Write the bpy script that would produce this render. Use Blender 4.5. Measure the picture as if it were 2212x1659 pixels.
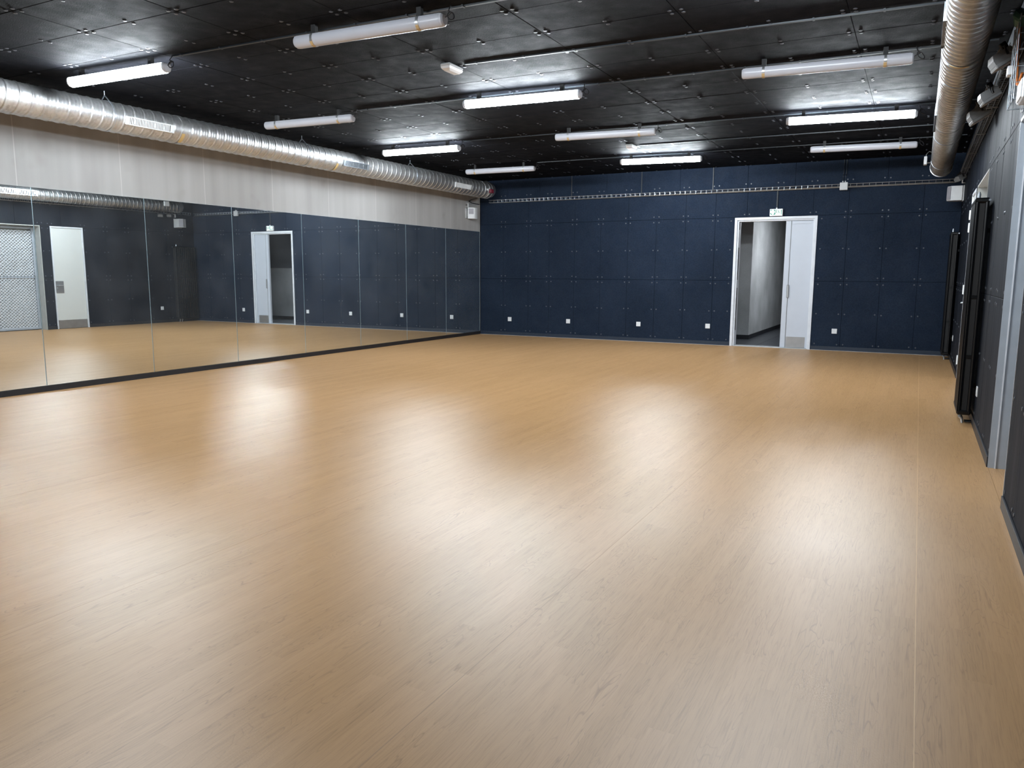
import bpy, math, random
from mathutils import Matrix, Vector
random.seed(7)
C = bpy.context.scene.collection
for o in list(bpy.data.objects): bpy.data.objects.remove(o)
PI = math.pi

# ------------------------------------------------------------------ camera
cam = bpy.data.cameras.new('camera')
cam.sensor_width = 36; cam.lens = 1645.1 / 2212 * 36; cam.clip_start = .05; cam.clip_end = 100
co = bpy.data.objects.new('camera', cam); C.objects.link(co)
co.matrix_world = Matrix(((0.88339, -0.071571, 0.463142, 0), (0.468614, 0.124707, -0.874556, 0),
                          (0.004836, 0.989609, 0.143703, 1.35), (0, 0, 0, 1)))
bpy.context.scene.camera = co
# ------------------------------------------------------------------ world, exposure
w = bpy.data.worlds.new('world'); bpy.context.scene.world = w; w.use_nodes = True
w.node_tree.nodes['Background'].inputs[0].default_value = (.6, .7, 1, 1)
w.node_tree.nodes['Background'].inputs[1].default_value = 0.0
vs = bpy.context.scene.view_settings
vs.view_transform = 'Standard'; vs.look = 'None'; vs.gamma = 1; vs.use_curve_mapping = False
vs.exposure = 0.0
bpy.context.scene.cycles.use_denoising = True
bpy.context.scene.cycles.sample_clamp_indirect = 250
bpy.context.scene.cycles.blur_glossy = 1.5
bpy.context.scene.cycles.max_bounces = 8
LAMP = 172.0

# room numbers (metres; the camera stands at x=0, y=0)
XL, XR, YB, ZC = -8.6575, 0.525, 14.808, 3.34
YF = -2.2
MT, MB_ = 2.257, 0.067          # mirror top and bottom
SX = [-8.65, -8.07, -7.46, -6.97, -6.39, -5.81, -5.23, -4.65, -4.07, -3.50, -2.92, -2.34, -1.77, -1.19, -.604, -.033, XR]

# ------------------------------------------------------------------ materials
def srgb(r, g, b):
    f = lambda c: (c/255/12.92 if c/255 <= .04045 else ((c/255+.055)/1.055)**2.4)
    return (f(r), f(g), f(b), 1)
class NT:
    def __init__(s, name):
        s.m = bpy.data.materials.new(name); s.m.use_nodes = True
        s.t = s.m.node_tree; s.n = s.t.nodes; s.l = s.t.links
        s.b = s.n['Principled BSDF']; s.pos = s.n.new('ShaderNodeNewGeometry').outputs['Position']
    def noise(s, scale, detail=3, vec=None, stretch=(1, 1, 1), rough=.5, dist=0):
        mp = s.n.new('ShaderNodeMapping'); mp.inputs['Scale'].default_value = stretch
        s.l.new(vec or s.pos, mp.inputs['Vector'])
        t = s.n.new('ShaderNodeTexNoise'); t.inputs['Scale'].default_value = scale
        t.inputs['Detail'].default_value = detail; t.inputs['Roughness'].default_value = rough
        t.inputs['Distortion'].default_value = dist
        s.l.new(mp.outputs[0], t.inputs['Vector']); return t.outputs['Fac']
    def ramp(s, fac, stops):
        r = s.n.new('ShaderNodeValToRGB'); e = r.color_ramp.elements
        e[0].position, e[0].color = stops[0]; e[1].position, e[1].color = stops[-1]
        for p, c in stops[1:-1]: k = e.new(p); k.color = c
        s.l.new(fac, r.inputs[0]); return r.outputs[0]
    def mix(s, fac, a, b, mode='MIX'):
        x = s.n.new('ShaderNodeMix'); x.data_type = 'RGBA'; x.blend_type = mode
        for i, v in ((0, fac), (6, a), (7, b)):
            if hasattr(v, 'is_linked') or hasattr(v, 'links'): s.l.new(v, x.inputs[i])
            else: x.inputs[i].default_value = v
        return x.outputs[2]
    def math(s, op, a, b=0.0, c=0.0):
        x = s.n.new('ShaderNodeMath'); x.operation = op
        for i, v in enumerate((a, b, c)):
            if hasattr(v, 'links'): s.l.new(v, x.inputs[i])
            else: x.inputs[i].default_value = v
        return x.outputs[0]
    def bump(s, h, strength=.3, dist=.01):
        x = s.n.new('ShaderNodeBump'); x.inputs['Strength'].default_value = strength
        x.inputs['Distance'].default_value = dist
        s.l.new(h, x.inputs['Height']); s.l.new(x.outputs[0], s.b.inputs['Normal'])
    def set(s, **k):
        for a, v in k.items():
            i = s.b.inputs[{'col': 'Base Color', 'rough': 'Roughness', 'metal': 'Metallic', 'spec': 'Specular IOR Level',
                            'ec': 'Emission Color', 'es': 'Emission Strength'}[a]]
            if hasattr(v, 'links'): s.l.new(v, i)
            else: i.default_value = v
        return s
def plain(name, col, rough=.5, metal=0, spec=.5, var=.06, es=0):
    t = NT(name); f = t.noise(9, 3)
    c2 = tuple(min(1, c*(1+var)) for c in col[:3])+(1,); c1 = tuple(c*(1-var) for c in col[:3])+(1,)
    t.set(col=t.ramp(f, [(.3, c1), (.7, c2)]), rough=rough, metal=metal, spec=spec)
    if es: t.set(ec=col, es=es)
    return t.m

def board_mat(name, c_dark, c_light, rough=.62, spec=.5, streak=(1, 1, 1), bs=.35, gr=(.62, 1.35), fs=55):
    t = NT(name)
    fine = t.noise(fs, 4, stretch=streak, rough=.7); big = t.noise(1.3, 3); mid = t.noise(6, 3, stretch=streak)
    a = t.ramp(big, [(.3, c_dark), (.72, c_light)])
    g = t.ramp(fine, [(.3, (gr[0],)*3+(1,)), (.72, (gr[1],)*3+(1,))])
    t.set(col=t.mix(.8, a, g, 'MULTIPLY'), spec=spec)
    r = t.n.new('ShaderNodeMapRange'); t.l.new(mid, r.inputs[0]); r.inputs[1].default_value = .3; r.inputs[2].default_value = .7
    r.inputs[3].default_value = rough-.09; r.inputs[4].default_value = rough+.09
    t.set(rough=r.outputs[0]); t.bump(fine, bs, .004)
    return t.m
M = {}
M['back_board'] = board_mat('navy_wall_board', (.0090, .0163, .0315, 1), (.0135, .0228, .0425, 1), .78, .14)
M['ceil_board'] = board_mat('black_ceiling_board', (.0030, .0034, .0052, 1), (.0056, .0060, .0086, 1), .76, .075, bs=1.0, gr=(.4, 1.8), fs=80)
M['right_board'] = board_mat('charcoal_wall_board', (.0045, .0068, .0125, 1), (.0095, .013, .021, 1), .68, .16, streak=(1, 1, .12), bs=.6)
M['joint'] = plain('joint_backing_black', (.008, .009, .012, 1), .9, spec=.1)  # black backing that shows in the joints between boards and sheets
M['washer'] = plain('painted_screw_washer', (.05, .06, .078, 1), .38, spec=.6)
M['ceil_washer'] = plain('steel_screw_washer', (.06, .063, .075, 1), .32, metal=.5)
M['base_black'] = plain('black_skirting', (.012, .013, .017, 1), .45)
M['base_navy'] = plain('navy_skirting', (.014, .024, .043, 1), .4)
M['conduit'] = plain('painted_grey_conduit', (.016, .021, .027, 1), .5)
M['white'] = plain('white_plastic', (.72, .74, .76, 1), .35)
M['white_grey'] = plain('light_grey_plastic', (.50, .51, .52, 1), .4)
M['grille_grey'] = plain('speaker_grille_grey', (.36, .36, .40, 1), .6)
M['black'] = plain('black_metal', (.003, .0035, .0045, 1), .35, spec=.35)
M['black_matt'] = plain('black_rubber', (.01, .01, .011, 1), .7)
M['steel'] = plain('brushed_steel', (.42, .43, .44, 1), .35, metal=.8)
M['wire'] = plain('zinc_wire', (.55, .60, .66, 1), .3, metal=.85)
M['door_white'] = plain('pale_grey_door_lacquer', (.52, .56, .63, 1), .45, var=.01)
M['frame_white'] = plain('pale_frame_paint', (.66, .69, .74, 1), .4)
M['cream_door'] = plain('cream_white_door_lacquer', (.66, .68, .66, 1), .5, var=.01)
M['grey_frame'] = plain('grey_steel_frame_paint', (.36, .40, .45, 1), .4)
M['beige_frame'] = plain('beige_grey_frame_paint', (.42, .43, .41, 1), .5)
M['tape'] = plain('tan_tape', (.62, .45, .20, 1), .4, metal=.3)
M['amber'] = plain('amber_clip', (.50, .34, .16, 1), .4)  # tan lower part of the luminaire clips
M['red'] = plain('dark_red_plastic', (.16, .015, .03, 1), .4)
M['tile'] = plain('dark_grey_floor_tile', (.05, .055, .065, 1), .3)
M['dark_grey'] = plain('dark_grey_surface', (.05, .055, .065, 1), .7)
M['green'] = plain('sign_green', (.0, .25, .16, 1), .5)
M['sign'] = plain('lit_sign_white', (.9, 1, .97, 1), .5, es=.2)
M['lens'] = plain('white_diffuser_off', (.47, .475, .52, 1), .28, var=.02)
M['cable'] = plain('black_cable', (.012, .012, .014, 1), .5)
M['orange'] = plain('orange_cable', (.55, .16, .03, 1), .5)
M['greencable'] = plain('dark_green_plastic', (.03, .09, .07, 1), .5)
M['em_lens'] = plain('clear_prismatic_lens', (.78, .79, .82, 1), .2, var=.02)

M['flood_grey'] = plain('grey_housing', (.17, .175, .18, 1), .5)  # even grey of the floodlight housings
t = NT('lit_diffuser'); t.set(col=(.9, .9, .9, 1), rough=.5, ec=(.86, .94, 1, 1), es=LAMP); M['lit'] = t.m
t = NT('corridor_lamp_lit'); t.set(col=(.9, .9, .9, 1), rough=.5, ec=(.9, .95, 1, 1), es=130); M['lit2'] = t.m

# bare concrete
t = NT('bare_concrete')
f1 = t.noise(1.1, 5, stretch=(1, 1, .5)); f2 = t.noise(.9, 3, stretch=(1, 6, .15)); f3 = t.noise(40, 3)
c = t.ramp(f1, [(.25, (.36, .355, .35, 1)), (.75, (.45, .447, .443, 1))])
c = t.mix(.55, c, t.ramp(f2, [(.3, (.80, .78, .76, 1)), (.75, (1.12, 1.12, 1.12, 1))]), 'MULTIPLY')
f4 = t.noise(2.2, 2, stretch=(1, 1, 1)); c = t.mix(.5, c, t.ramp(f4, [(.22, (.72, .66, .62, 1)), (.36, (1, 1, 1, 1))]), 'MULTIPLY')
sy = t.n.new('ShaderNodeSeparateXYZ'); t.l.new(t.pos, sy.inputs[0])
yy = t.math('PINGPONG', t.math('ADD', sy.outputs['Y'], t.math('MULTIPLY', f2, .03)), .62)
ln = t.math('LESS_THAN', yy, .006)
c = t.mix(t.math('MULTIPLY', ln, .35), c, (.7, .69, .68, 1))
t.set(col=c, rough=.75); t.bump(f3, .12, .004); M['concrete'] = t.m
t = NT('corridor_concrete')
f1 = t.noise(1.6, 5); f3 = t.noise(60, 3)
t.set(col=t.mix(.5, t.ramp(f1, [(.3, (.34, .35, .35, 1)), (.7, (.52, .53, .54, 1))]), t.ramp(f3, [(.3, (.8, .8, .8, 1)), (.7, (1.1, 1.1, 1.1, 1))]), 'MULTIPLY'), rough=.6)
M['concrete2'] = t.m

# mirror
t = NT('mirror_glass')
t.set(col=(.84, .885, .89, 1), metal=1, rough=.0)
df = t.n.new('ShaderNodeBsdfDiffuse'); df.inputs[0].default_value = (.55, .6, .65, 1)
mx = t.n.new('ShaderNodeMixShader'); t.l.new(t.math('MULTIPLY', t.noise(2.5, 4), .085), mx.inputs[0])
t.l.new(t.b.outputs[0], mx.inputs[1]); t.l.new(df.outputs[0], mx.inputs[2])
t.l.new(mx.outputs[0], t.n['Material Output'].inputs[0]); M['mirror'] = t.m
M['mirror_edge'] = plain('polished_glass_edge', (.45, .62, .70, 1), .15, metal=.4)

# galvanised duct
t = NT('galvanised_sheet')
v = t.n.new('ShaderNodeTexVoronoi'); v.inputs['Scale'].default_value = 38; t.l.new(t.pos, v.inputs['Vector'])
f = t.noise(2.5, 4)
c = t.mix(.35, t.ramp(f, [(.3, (.48, .50, .52, 1)), (.7, (.62, .635, .65, 1))]), v.outputs['Color'], 'SOFT_LIGHT')
bw = t.n.new('ShaderNodeHueSaturation'); bw.inputs['Saturation'].default_value = .12; t.l.new(c, bw.inputs['Color'])
r = t.n.new('ShaderNodeMapRange'); t.l.new(t.noise(20, 2), r.inputs[0]); r.inputs[3].default_value = .30; r.inputs[4].default_value = .50
t.set(col=bw.outputs[0], metal=.86, rough=r.outputs[0]); M['galv'] = t.m

t2 = t.m.copy(); t2.name = 'shaded_galvanised_sheet'; M['galv_dark'] = t2  # darker copy of galv, the dim light on the duct put into its colour
for n_ in t2.node_tree.nodes:
    if n_.type == 'VALTORGB': n_.color_ramp.elements[0].color = (.34, .35, .37, 1); n_.color_ramp.elements[1].color = (.46, .47, .49, 1)
    if n_.type == 'BSDF_PRINCIPLED': n_.inputs['Metallic'].default_value = .92
# floor vinyl with oak print, strips along y
t = NT('oak_print_vinyl')
s = t.n.new('ShaderNodeSeparateXYZ'); t.l.new(t.pos, s.inputs[0])
X, Y = s.outputs['X'], s.outputs['Y']
W = .078
sid = t.math('FLOOR', t.math('DIVIDE', X, W))
wn = t.n.new('ShaderNodeTexWhiteNoise'); wn.noise_dimensions = '1D'; t.l.new(sid, wn.inputs['W'])
ly = t.math('ADD', Y, t.math('MULTIPLY', wn.outputs['Value'], 7.0))
lid = t.math('FLOOR', t.math('DIVIDE', ly, 1.05))
cb = t.n.new('ShaderNodeCombineXYZ'); t.l.new(sid, cb.inputs[0]); t.l.new(lid, cb.inputs[1])
wn2 = t.n.new('ShaderNodeTexWhiteNoise'); wn2.noise_dimensions = '2D'; t.l.new(cb.outputs[0], wn2.inputs['Vector'])
cb2 = t.n.new('ShaderNodeCombineXYZ'); t.l.new(X, cb2.inputs[0]); t.l.new(Y, cb2.inputs[1])
t.l.new(t.math('MULTIPLY', wn2.outputs['Value'], 23.0), cb2.inputs[2])
grain = t.noise(1, 5, vec=cb2.outputs[0], stretch=(60, 2.6, 1), rough=.6)
pore = t.noise(1, 3, vec=cb2.outputs[0], stretch=(210, 7, 1), rough=.6)
cath = t.noise(1, 2.2, vec=cb2.outputs[0], stretch=(13, 1.5, 1), dist=.6)
rings = t.math('ABSOLUTE', t.math('SINE', t.math('MULTIPLY', cath, 60.0)))
rl = t.ramp(rings, [(.0, (1, 1, 1, 1)), (.32, (0, 0, 0, 1))])
msk = t.ramp(t.noise(1, 2, vec=cb2.outputs[0], stretch=(5, .9, 1)), [(.47, (0, 0, 0, 1)), (.60, (1, 1, 1, 1))])
base = t.ramp(wn2.outputs['Value'], [(0, (.445, .262, .122, 1)), (.5, (.463, .274, .130, 1)), (1, (.481, .286, .139, 1))])
base = t.mix(.75, base, t.ramp(grain, [(.25, (.90, .89, .88, 1)), (.7, (1.05, 1.05, 1.05, 1))]), 'MULTIPLY')
base = t.mix(.35, base, t.ramp(pore, [(.33, (.62, .58, .55, 1)), (.5, (1.04, 1.04, 1.04, 1))]), 'MULTIPLY')
lm = t.math('MULTIPLY', t.math('MULTIPLY', rl, msk), .52)
base = t.mix(lm, base, (.23, .125, .06, 1))
rg = t.n.new('ShaderNodeMapRange'); t.l.new(t.noise(2.2, 3, stretch=(1, .5, 1)), rg.inputs[0])
rg.inputs[3].default_value = .36; rg.inputs[4].default_value = .43
t.set(col=base, rough=rg.outputs[0], spec=.55)
em = t.noise(170, 2); und = t.noise(5.5, 2, stretch=(1, .6, 1))
hh = t.math('ADD', t.math('MULTIPLY', em, .25), t.math('ADD', t.math('MULTIPLY', pore, .3), t.math('MULTIPLY', und, .8)))
t.bump(hh, .07, .010); M['floor'] = t.m
# satin clear coat as a Beckmann lobe over a diffuse print
nrm = t.b.inputs['Normal'].links[0].from_socket
dif = t.n.new('ShaderNodeBsdfDiffuse'); t.l.new(base, dif.inputs['Color']); t.l.new(nrm, dif.inputs['Normal'])
gl = t.n.new('ShaderNodeBsdfAnisotropic'); gl.distribution = 'BECKMANN'; gl.inputs['Color'].default_value = (1, 1, 1, 1)
t.l.new(rg.outputs[0], gl.inputs['Roughness']); t.l.new(nrm, gl.inputs['Normal'])
fre = t.n.new('ShaderNodeFresnel'); fre.inputs['IOR'].default_value = 1.42
mxs = t.n.new('ShaderNodeMixShader'); t.l.new(t.math('MINIMUM', fre.outputs[0], .175), mxs.inputs[0]); t.l.new(dif.outputs[0], mxs.inputs[1]); t.l.new(gl.outputs[0], mxs.inputs[2])
t.l.new(mxs.outputs[0], t.n['Material Output'].inputs[0])
M['weld'] = plain('vinyl_weld_rod', (.34, .20, .10, 1), .45)
M['weld_light'] = plain('pale_vinyl_weld_rod', (.62, .40, .20, 1), .4)

# ------------------------------------------------------------------ mesh helpers
class MB:
    def __init__(s): s.v = []; s.f = []
    def add(s, v, f):
        k = len(s.v); s.v += [tuple(a) for a in v]; s.f += [tuple(i+k for i in q) for q in f]; return s
    def box(s, x0, x1, y0, y1, z0, z1):
        v = [(x, y, z) for z in (z0, z1) for y in (y0, y1) for x in (x0, x1)]
        return s.add(v, [(0, 2, 3, 1), (4, 5, 7, 6), (0, 1, 5, 4), (2, 6, 7, 3), (0, 4, 6, 2), (1, 3, 7, 5)])
    def cbox(s, x0, x1, y0, y1, z0, z1, c=.004):   # box with all edges chamfered
        xs, ys, zs = (x0, x1), (y0, y1), (z0, z1); V = []; idx = {}
        for i in (0, 1):
            for j in (0, 1):
                for k in (0, 1):
                    sx, sy, sz = (1, -1)[i], (1, -1)[j], (1, -1)[k]
                    for a in range(3):
                        p = [xs[i]+sx*c, ys[j]+sy*c, zs[k]+sz*c]; p[a] = (xs, ys, zs)[a][(i, j, k)[a]]
                        idx[i, j, k, a] = len(V); V.append(p)
        F = []
        for i in (0, 1):
            F.append([idx[i, a, b, 0] for a, b in ((0, 0), (0, 1), (1, 1), (1, 0))])
            F.append([idx[a, i, b, 1] for a, b in ((0, 0), (0, 1), (1, 1), (1, 0))])
            F.append([idx[a, b, i, 2] for a, b in ((0, 0), (0, 1), (1, 1), (1, 0))])
        for i in (0, 1):
            for j in (0, 1):
                F.append([idx[i, j, 0, 0], idx[i, j, 1, 0], idx[i, j, 1, 1], idx[i, j, 0, 1]])
                F.append([idx[i, 0, j, 0], idx[i, 1, j, 0], idx[i, 1, j, 2], idx[i, 0, j, 2]])
                F.append([idx[0, i, j, 1], idx[1, i, j, 1], idx[1, i, j, 2], idx[0, i, j, 2]])
                for k in (0, 1): F.append([idx[i, j, k, a] for a in range(3)])
        return s.add(V, F)
    def tube(s, pts, r, n=8, cap=True):
        pts = [Vector(p) for p in pts]; rings = []
        for i, p in enumerate(pts):
            d = (pts[min(i+1, len(pts)-1)]-pts[max(i-1, 0)]).normalized()
            a = d.cross(Vector((0, 0, 1)));
            if a.length < .01: a = d.cross(Vector((0, 1, 0)))
            a.normalize(); b = d.cross(a)
            rr = r[i] if isinstance(r, (list, tuple)) else r
            rings.append([p+rr*(a*math.cos(2*PI*j/n)+b*math.sin(2*PI*j/n)) for j in range(n)])
        V = [q for R in rings for q in R]; F = []
        for i in range(len(pts)-1):
            for j in range(n): F.append((i*n+j, i*n+(j+1) % n, (i+1)*n+(j+1) % n, (i+1)*n+j))
        if cap: F.append(tuple(range(n))[::-1]); F.append(tuple(range(len(V)-n, len(V))))
        return s.add(V, F)
    def prism(s, poly, axis, a, b):               # poly in the two other axes, extruded along axis
        def P(u, v, t): return {'x': (t, u, v), 'y': (u, t, v), 'z': (u, v, t)}[axis]
        n = len(poly); V = [P(u, v, a) for u, v in poly]+[P(u, v, b) for u, v in poly]
        F = [(i, (i+1) % n, n+(i+1) % n, n+i) for i in range(n)]+[tuple(range(n))[::-1], tuple(range(n, 2*n))]
        return s.add(V, F)
    def disc(s, c, r, h, ax, n=10):               # low button head facing along ax (unit vector)
        c = Vector(c); d = Vector(ax); a = d.orthogonal().normalized(); b = d.cross(a)
        V = []
        for rr, hh in ((r, 0), (r, h*.6), (r*.72, h)):
            V += [c+d*hh+rr*(a*math.cos(2*PI*j/n)+b*math.sin(2*PI*j/n)) for j in range(n)]
        F = [(i*n+j, i*n+(j+1) % n, (i+1)*n+(j+1) % n, (i+1)*n+j) for i in (0, 1) for j in range(n)]+[tuple(range(2*n, 3*n))]
        return s.add(V, F)
    def mesh(s, name, smooth=False):
        m = bpy.data.meshes.new(name); m.from_pydata(s.v, [], s.f); m.validate()
        import bmesh
        b = bmesh.new(); b.from_mesh(m); bmesh.ops.recalc_face_normals(b, faces=b.faces); b.to_mesh(m); b.free()
        if smooth:
            for p in m.polygons: p.use_smooth = True
            m.set_sharp_from_angle(angle=math.radians(38))
        return m
def obj(name, mb, mat, parent=None, smooth=False):
    me = mb.mesh(name, smooth) if isinstance(mb, MB) else mb
    if not me.materials: me.materials.append(M[mat])
    o = bpy.data.objects.new(name, me); C.objects.link(o)
    if parent: o.parent = parent; o.matrix_parent_inverse = parent.matrix_world.inverted() if parent.type != 'EMPTY' or True else o.matrix_parent_inverse
    return o
def struct(name, mb, mat, parent=None, smooth=False):
    o = obj(name, mb, mat, parent, smooth)
    if not parent: o['kind'] = 'structure'
    return o
def tag(o, label, cat, group=None):
    o['label'] = label; o['category'] = cat
    if group: o['group'] = group
    return o
def thing(name, label, cat, loc=(0, 0, 0), group=None):
    o = bpy.data.objects.new(name, None); o.empty_display_size = .1; C.objects.link(o); o.location = loc
    bpy.context.view_layer.update()
    return tag(o, label, cat, group)
def B(*a): return MB().box(*a)
def CB(*a, c=.004): return MB().cbox(*a, c=c)
def stuff(o): o['kind'] = 'stuff'; return o

# ------------------------------------------------------------------ floor
fl = struct('floor', B(XL-.3, XR+.35, YF-.2, YB+.15, -.15, -.004), 'joint')
edges = [XL, -6.85, -4.89, -2.93, -1.27, .082, XR+.32]
edges = [XL, -6.60, -4.77, -2.93, -1.27, .082, XR]
for a, b in zip(edges[:-1], edges[1:]):
    obj('vinyl_sheet', B(a+.0015, b-.0015, YF, YB, -.02, 0), 'floor', fl)
for a in edges[1:-1]:
    obj('weld_seam', MB().prism([(a-.0015, -.01), (a+.0015, -.01), (a+.0015, .0002), (a-.0015, .0002)], 'y', YF, YB), 'weld_light' if a > 0 else 'weld', fl)
for y0, y1 in ((5.17, 6.26), (8.9, 10.6)):
    obj('vinyl_sheet', B(XR, XR+.30, y0, y1, -.02, 0), 'floor', fl)

# ------------------------------------------------------------------ panel maker
_cache = {}
def panel(w, h, t, ax):            # ax: 'y' faces -y, 'x' faces -x, 'z' faces -z ; local box centred, front at 0
    key = (round(w, 3), round(h, 3), t, ax)
    if key in _cache: return _cache[key]
    c = .003; a, b = w/2, h/2
    def P(u, v, d): return {'y': (u, d, v), 'x': (d, u, v), 'z': (u, v, d)}[ax]
    V = []
    for (u, v, d) in ((a, b, t), (a, b, c), (a-c, b-c, 0)):
        V += [P(-u, -v, d), P(u, -v, d), P(u, v, d), P(-u, v, d)]
    F = [(0, 1, 2, 3), (8, 9, 10, 11)]
    for k in (0, 4):
        for i in range(4): F.append((k+i, k+(i+1) % 4, k+4+(i+1) % 4, k+4+i))
    m = MB().add(V, F).mesh('board_'+ax); _cache[key] = m; return m
def board(name, u0, u1, v0, v1, ax, front, mat, parent, t=.02, gap=.0016):
    me = panel(u1-u0-2*gap, v1-v0-2*gap, t, ax)
    o = obj(name, me, mat, parent)
    uc, vc = (u0+u1)/2, (v0+v1)/2; off = random.uniform(-.001, .001)
    o.location = {'y': (uc, front+off, vc), 'x': (front+off, uc, vc), 'z': (uc, vc, front+off)}[ax]
    return o

# ------------------------------------------------------------------ ceiling
ce = struct('ceiling', B(XL-.3, XR+.9, YF-.2, YB+.25, ZC+.02, ZC+.2), 'joint')
CX = [XL, -7.47, -6.33, -5.22, -4.11, -2.93, -1.79, -.62, XR]
CY0, CP = 4.285, .585
ys = []
y = CY0-CP*4
while y < YB-.1: ys.append(y); y += CP
ys.append(YB)
wm = MB()
for j in range(len(ys)-1):
    for i in range(len(CX)-1):
        board('ceiling_board', CX[i], CX[i+1], ys[j], ys[j+1], 'z', ZC, 'ceil_board', ce)
for j in range(len(ys)-1):
    for i, cx in enumerate(CX):
        for dx in (-.045, .045):
            if not XL+.02 < cx+dx < XR-.02: continue
            for yy in ((ys[j]+.035, ys[j+1]-.035)):
                wm.disc((cx+dx, yy, ZC), .0165, -.006, (0, 0, 1), 8)
    for i in range(len(CX)-1):
        m = (CX[i]+CX[i+1])/2
        for yy in (ys[j]+.04, ys[j+1]-.04): wm.disc((m, yy, ZC), .0165, -.006, (0, 0, 1), 8)
stuff(obj('screw_washers', wm, 'ceil_washer', ce))
obj('ceiling_board', B(XL, XR, YF, ys[0]-.003, ZC, ZC+.02), 'ceil_board', ce)

# ------------------------------------------------------------------ walls
# left wall: bare concrete
struct('wall_left', B(XL-.25, XL-.012, YF-.2, YB+.2, -.1, ZC+.02), 'concrete')
bl = struct('baseboard_left', CB(XL-.012, XL+.010, YF, YB-.006, 0.0, MB_-.004, c=.002), 'base_black')
# front wall behind the camera
struct('wall_front', B(XL-.25, XR+.9, YF-.2, YF, -.1, ZC+.02), 'back_board')
# back wall around the double door
DX0, DX1, DZ = -3.133, -1.687, 2.397
wb = MB(); Y0 = YB+.02
wb.box(XL-.05, DX0-.002, Y0, YB+.22, -.1, ZC+.02); wb.box(DX1+.002, XR+.9, Y0, YB+.22, -.1, ZC+.02); wb.box(DX0-.002, DX1+.002, Y0, YB+.22, DZ+.002, ZC+.02)
bw_ = struct('wall_back', wb, 'joint')
Z1, Z2, Z3 = 1.237, 2.403, 2.90
def back_row(z0, z1, xs):
    for a, b in zip(xs[:-1], xs[1:]):
        if b > DX0 and a < DX1 and z0 < DZ:           # clip at the door
            if a < DX0-.05: board('wall_board', a, DX0, z0, z1, 'y', YB, 'back_board', bw_)
            if b > DX1+.05: board('wall_board', DX1, b, z0, z1, 'y', YB, 'back_board', bw_)
            if z1 > DZ+.05: board('wall_board', max(a, DX0), min(b, DX1), DZ, z1, 'y', YB, 'back_board', bw_)
            continue
        board('wall_board', a, b, z0, z1, 'y', YB, 'back_board', bw_)
back_row(0, Z1, SX); back_row(Z1, Z2, SX)
back_row(Z2, Z3, [-8.65, -7.46, -6.39, -5.23, -4.07, -3.50, -2.92, -1.77, -1.19, -.033, XR])
back_row(Z3, ZC, [-8.65, -7.97, -7.2, -6.47, -5.7, -4.97, -4.2, -3.57, -2.93, -2.1, -1.29, -.6, XR])
wm = MB()
rows = [(.114, 1), (.655, 1), (Z1-.055, 1), (Z1+.055, 1), (1.812, 1), (Z2-.05, 1), (Z2+.055, 1), (3.0, 1)]
for sx in SX[1:-1]:
    for dx in (-.048, .048):
        for z, _ in rows:
            x = sx+dx
            if DX0-.02 < x < DX1+.02 and z < DZ+.02: continue
            wm.disc((x+random.uniform(-.005, .005), YB+.001, z+random.uniform(-.006, .006)), .013, -.005, (0, 1, 0), 8)
for x in (DX0-.07, DX1+.07):
    for z in (.114, .655, Z1-.055, Z1+.055, 1.812, Z2-.06): wm.disc((x, YB+.001, z), .013, -.005, (0, 1, 0), 8)
stuff(obj('screw_washers', wm, 'washer', bw_))
struct('baseboard_back', MB().add(*(lambda m: (m.v, m.f))(CB(XL+.012, DX0-.012, YB-.012, YB, 0, .075, c=.002))).add(
    *(lambda m: (m.v, m.f))(CB(DX1+.012, XR-.014, YB-.012, YB, 0, .075, c=.002))), 'base_navy')
wc = MB().box(XL+.012, DX0, YB-.018, YB-.012, 0, .004).box(DX1, XR-.016, YB-.018, YB-.012, 0, .004)
struct('trim_1', wc, 'white_grey')

# right wall with its three openings
OZ = 2.385
ops = [(5.17, 6.26), (8.90, 10.60), (10.83, 11.62)]
wr = MB(); yprev = YF-.2; xa, xb = XR+.02, XR+.25
for a, b in ops:
    wr.box(xa, xb, yprev, a, -.1, OZ); yprev = b
wr.box(xa, xb, yprev, YB+.02, -.1, OZ); wr.box(xa, xb, YF-.2, YB+.02, OZ, ZC+.02)
wrr = struct('wall_right', wr, 'joint')
def right_row(z0, z1, ysr, solid=False):
    for a, b in zip(ysr[:-1], ysr[1:]):
        segs = [(a, b)]
        if not solid:
            for p, q in ops:
                ns = []
                for s0, s1 in segs:
                    if q <= s0 or p >= s1: ns.append((s0, s1)); continue
                    if p > s0+.03: ns.append((s0, p))
                    if q < s1-.03: ns.append((q, s1))
                segs = ns
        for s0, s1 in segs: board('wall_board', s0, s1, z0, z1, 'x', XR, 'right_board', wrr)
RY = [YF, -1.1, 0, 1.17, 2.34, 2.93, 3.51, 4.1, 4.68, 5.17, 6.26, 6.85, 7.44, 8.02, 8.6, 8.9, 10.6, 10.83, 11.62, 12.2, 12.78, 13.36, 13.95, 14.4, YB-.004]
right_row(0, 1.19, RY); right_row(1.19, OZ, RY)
right_row(OZ, 2.93, [YF, 0, 1.17, 2.34, 3.51, 4.68, 5.85, 7.02, 8.19, 9.36, 10.06, 11.1, 12.2, 13.36, YB-.004], True)
right_row(2.93, ZC, [YF, 0, 1.5, 3, 4.5, 6, 7.5, 9, 10.5, 12, 13.5, YB-.004], True)
wm = MB()
for y in RY[3:-1]:
    for dy in (-.048, .048):
        for z in (.114, .655, 1.14, 1.24, 1.812, 2.33, 2.44, 2.87):
            yy = y+dy
            if any(p-.02 < yy < q+.02 for p, q in ops) and z < OZ+.02: continue
            wm.disc((XR+.001, yy, z+random.uniform(-.006, .006)), .012, -.005, (1, 0, 0), 8)
stuff(obj('screw_washers', wm, 'washer', wrr))
bb = MB(); yprev = YF
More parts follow.
